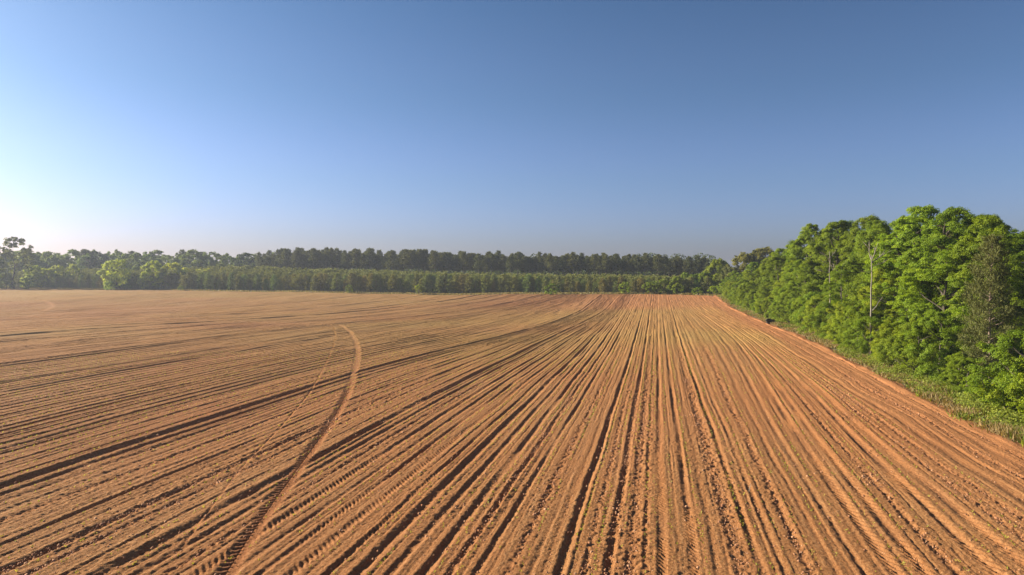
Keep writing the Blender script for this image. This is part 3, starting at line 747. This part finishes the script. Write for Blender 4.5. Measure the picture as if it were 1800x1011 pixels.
# --- young pine plantation: front rows as trees, the mass behind them as one
px = 24.0; spots = []; mass = []
def front_y(q): x0 = (q - CX) / FPX; Y = 230.0
def edge_y(q):
    Y = 230.0
    for _ in range(40): Y = float(np.interp((q - CX) / FPX * Y, _EX, _EY))
    return Y
for row in range(9):
    q = 20.0 + row * 3
    while q < 1246 - row * 2:
        Y = edge_y(q) + 5.5 + row * (3.6 if q < 700 else 3.1) + (1.2 if row else 0) + rl.uniform(-.9, .9)
        (spots if row < 2 else mass).append((q, Y)); q += rl.uniform(7, 16) if row < 1 else rl.uniform(7.6, 11.2)
for q, Y in spots:
    x, y = at(q, Y); top = np.interp(q, [0, 300, 600, 850, 1150, 1250], [486, 482, 484, 486, 489, 490]) + rl.uniform(-4, 8)
    h = max(3.2, CAM_H + (HY - top) * Y / FPX - gz(x, y))
    dk = np.interp(q, [0, 250, 500], [.72, .8, 1])  # crowns coloured darker towards the left, backlit shade painted into the front rows
    plant(('young_pine', rl.randrange(5)), x, y, h, rl.uniform(.95, 1.35), tuple(a * dk * f for a, f in zip(YPINE, (rl.uniform(.78, 1.15), rl.uniform(.85, 1.12), 1))), 'bushy young pine in the front rows of the plantation along the far edge', 'pine tree', 'young_pine', 'young pines along the far field edge')
def build_mass():
    vs_, fs_, as_, n = [], [], [], 0
    cache = {}
    for i in range(5):
        cm = KIND['young_pine', i][0][1]; k = len(cm.vertices); co = np.empty(k * 3, np.float32); cm.vertices.foreach_get('co', co)
        t = np.empty(k, np.float32); cm.attributes['tint'].data.foreach_get('value', t); cache[i] = (co.reshape(-1, 4, 3), t.reshape(-1, 4))
    for q, Y in mass:
        x, y = at(q, Y); co, t = cache[rl.randrange(5)]
        top = np.interp(q, [0, 300, 420, 600, 850, 1150, 1250], [476, 472, 469, 475, 481, 485, 487]); f = (Y - edge_y(q) - 9) / 22
        tp = np.interp(f, [0, 1], [np.interp(q, [0, 850, 1250], [483, 485, 489]), top]) + rl.uniform(-2, 3.5)
        h = max(3.5, CAM_H + (HY - tp) * Y / FPX - gz(x, y)); s = h / 7
        m = (co[:, 0, 2] > .8) & (rng.random(len(co)) < .75)
        a = rl.uniform(0, 6.28); c_, s_ = math.cos(a), math.sin(a); p = co[m].reshape(-1, 3); w = 1.25 * s
        v = np.stack([(p[:, 0] * c_ - p[:, 1] * s_) * w + x, (p[:, 0] * s_ + p[:, 1] * c_) * w + y, p[:, 2] * s + gz(x, y)], 1)
        vs_.append(v); as_.append(t[m].ravel())
    v = np.concatenate(vs_); me = np_mesh('pine_plantation', v, np.arange(len(v)).reshape(-1, 4), NEEDLE, False, {'tint': np.concatenate(as_)})
    o = link(bpy.data.objects.new('pine_plantation', me)); o.color = (*[a * 1.0 for a in YPINE], 1)
    tag(o, 'massed young pine tops filling the plantation behind its front rows', 'pine plantation', kind='stuff')
build_mass()
def build_undergrowth():
    g = Geo(); r = np.random.default_rng(77)
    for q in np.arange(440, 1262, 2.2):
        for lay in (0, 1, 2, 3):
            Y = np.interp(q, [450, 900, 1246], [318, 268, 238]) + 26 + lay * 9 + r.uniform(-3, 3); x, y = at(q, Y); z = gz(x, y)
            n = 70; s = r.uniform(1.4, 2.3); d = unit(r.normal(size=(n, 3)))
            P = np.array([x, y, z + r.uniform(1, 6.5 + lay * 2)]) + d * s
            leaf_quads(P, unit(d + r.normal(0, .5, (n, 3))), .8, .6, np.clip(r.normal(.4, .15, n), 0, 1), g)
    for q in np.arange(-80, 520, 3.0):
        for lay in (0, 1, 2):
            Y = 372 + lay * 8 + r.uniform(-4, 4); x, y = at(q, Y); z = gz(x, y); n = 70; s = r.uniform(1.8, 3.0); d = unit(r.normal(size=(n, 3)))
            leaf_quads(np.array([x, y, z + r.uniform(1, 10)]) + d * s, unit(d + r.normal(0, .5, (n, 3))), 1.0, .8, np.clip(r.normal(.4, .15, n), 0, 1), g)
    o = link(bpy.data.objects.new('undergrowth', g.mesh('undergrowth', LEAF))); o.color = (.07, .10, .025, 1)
    tag(o, 'dark undergrowth filling the gaps between the trunks of the far trees', 'undergrowth', kind='stuff')
build_undergrowth()

# ------------------------------------------------------------------ air
def haze():
    b = 1300; z0, z1 = -4.0, 26.0
    v = [(sx * b, sy * b, z) for z in (z0, z1) for sx, sy in ((-1, -1), (1, -1), (1, 1), (-1, 1))]
    f = [(3, 2, 1, 0), (4, 5, 6, 7), (0, 1, 5, 4), (1, 2, 6, 5), (2, 3, 7, 6), (3, 0, 4, 7)]
    m, nt, N, L = new_mat('haze'); p = N('ShaderNodeVolumePrincipled'); p.inputs['Color'].default_value = (.76, .84, 1.0, 1)
    p.inputs['Density'].default_value = HAZE; p.inputs['Anisotropy'].default_value = .3
    o = N('ShaderNodeOutputMaterial'); L(p.outputs[0], o.inputs['Volume'])
    ob = link(bpy.data.objects.new('haze', np_mesh('haze', v, f, m))); tag(ob, kind='stuff', label='thin pale haze over the whole field', cat='haze')
HAZE = .00026
haze()

# ------------------------------------------------------------------ light
SUN_EL, SUN_AZ = R(24), R(-71)            # azimuth from +y, clockwise positive
w = bpy.data.worlds.new('World'); SC.world = w; w.use_nodes = True
nt = w.node_tree; nt.nodes.clear(); N, L = nt.nodes.new, nt.links.new
sky = N('ShaderNodeTexSky'); sky.sky_type = 'NISHITA'; sky.sun_disc = False
sky.sun_elevation = SUN_EL; sky.sun_rotation = SUN_AZ; sky.altitude = 0; sky.air_density = 1.0; sky.dust_density = 1.25; sky.ozone_density = 5.0
bg = N('ShaderNodeBackground'); bg.inputs[1].default_value = .05
PIV = 6.3                                   # a little more contrast between the sunward and the far side of the sky
pv = mixc(N, L, 1.0, sky.outputs[0], (.96 / PIV, .96 / PIV, 1.0 / PIV), 'MULTIPLY')
gm = N('ShaderNodeGamma'); gm.inputs[1].default_value = 1.32; L(pv, gm.inputs[0])
hs = N('ShaderNodeHueSaturation'); hs.inputs['Saturation'].default_value = .86; L(gm.outputs[0], hs.inputs['Color'])
tint = mixc(N, L, 1.0, hs.outputs[0], (PIV * .965, PIV * 1.015, PIV * 1.06), 'MULTIPLY')
tc = N('ShaderNodeTexCoord'); sz = N('ShaderNodeSeparateXYZ'); L(tc.outputs['Generated'], sz.inputs[0])      # low dusty air over clear deep blue
er = ramp(N, [(0, (1.18, 1.03, 1.26)), (.05, (1.20, 1.06, 1.24)), (.14, (1.10, 1.05, 1.10)), (.26, (.94, 1.0, .975)), (.42, (.77, .935, .91))])
er.color_ramp.interpolation = 'EASE'; L(sz.outputs[2], er.inputs[0])
tint = mixc(N, L, 1.0, tint, er.outputs[0], 'MULTIPLY')
L(tint, bg.inputs[0]); o = N('ShaderNodeOutputWorld'); L(bg.outputs[0], o.inputs[0])
ld = bpy.data.lights.new('sun', 'SUN'); ld.energy = 5.0; ld.angle = R(.5); ld.color = (1, .88, .70)
lo = bpy.data.objects.new('sun', ld); COL.objects.link(lo)
from mathutils import Vector
sd = Vector((math.sin(SUN_AZ) * math.cos(SUN_EL), math.cos(SUN_AZ) * math.cos(SUN_EL), math.sin(SUN_EL)))
lo.rotation_euler = sd.to_track_quat('Z', 'Y').to_euler(); lo.location = (-60, 20, 60)

# ------------------------------------------------------------------ camera
cd = bpy.data.cameras.new('camera'); cd.sensor_width = 36; cd.lens = 36 * FPX / 1800; cd.clip_end = 6000; cd.clip_start = .1
co = bpy.data.objects.new('camera', cd); COL.objects.link(co); co.location = (0, 0, CAM_H)
co.rotation_euler = (R(90) - math.atan((505.5 - HY) / FPX), 0, 0); SC.camera = co
SC.view_settings.view_transform = 'Standard'; SC.view_settings.look = 'None'; SC.view_settings.exposure = 1.3; SC.cycles.use_denoising = True; SC.cycles.denoising_input_passes = 'RGB_ALBEDO_NORMAL'; SC.view_settings.gamma = 1
SC.render.engine = 'CYCLES'; SC.cycles.max_bounces = 6; SC.cycles.transmission_bounces = 3; SC.cycles.diffuse_bounces = 4; SC.cycles.volume_bounces = 0
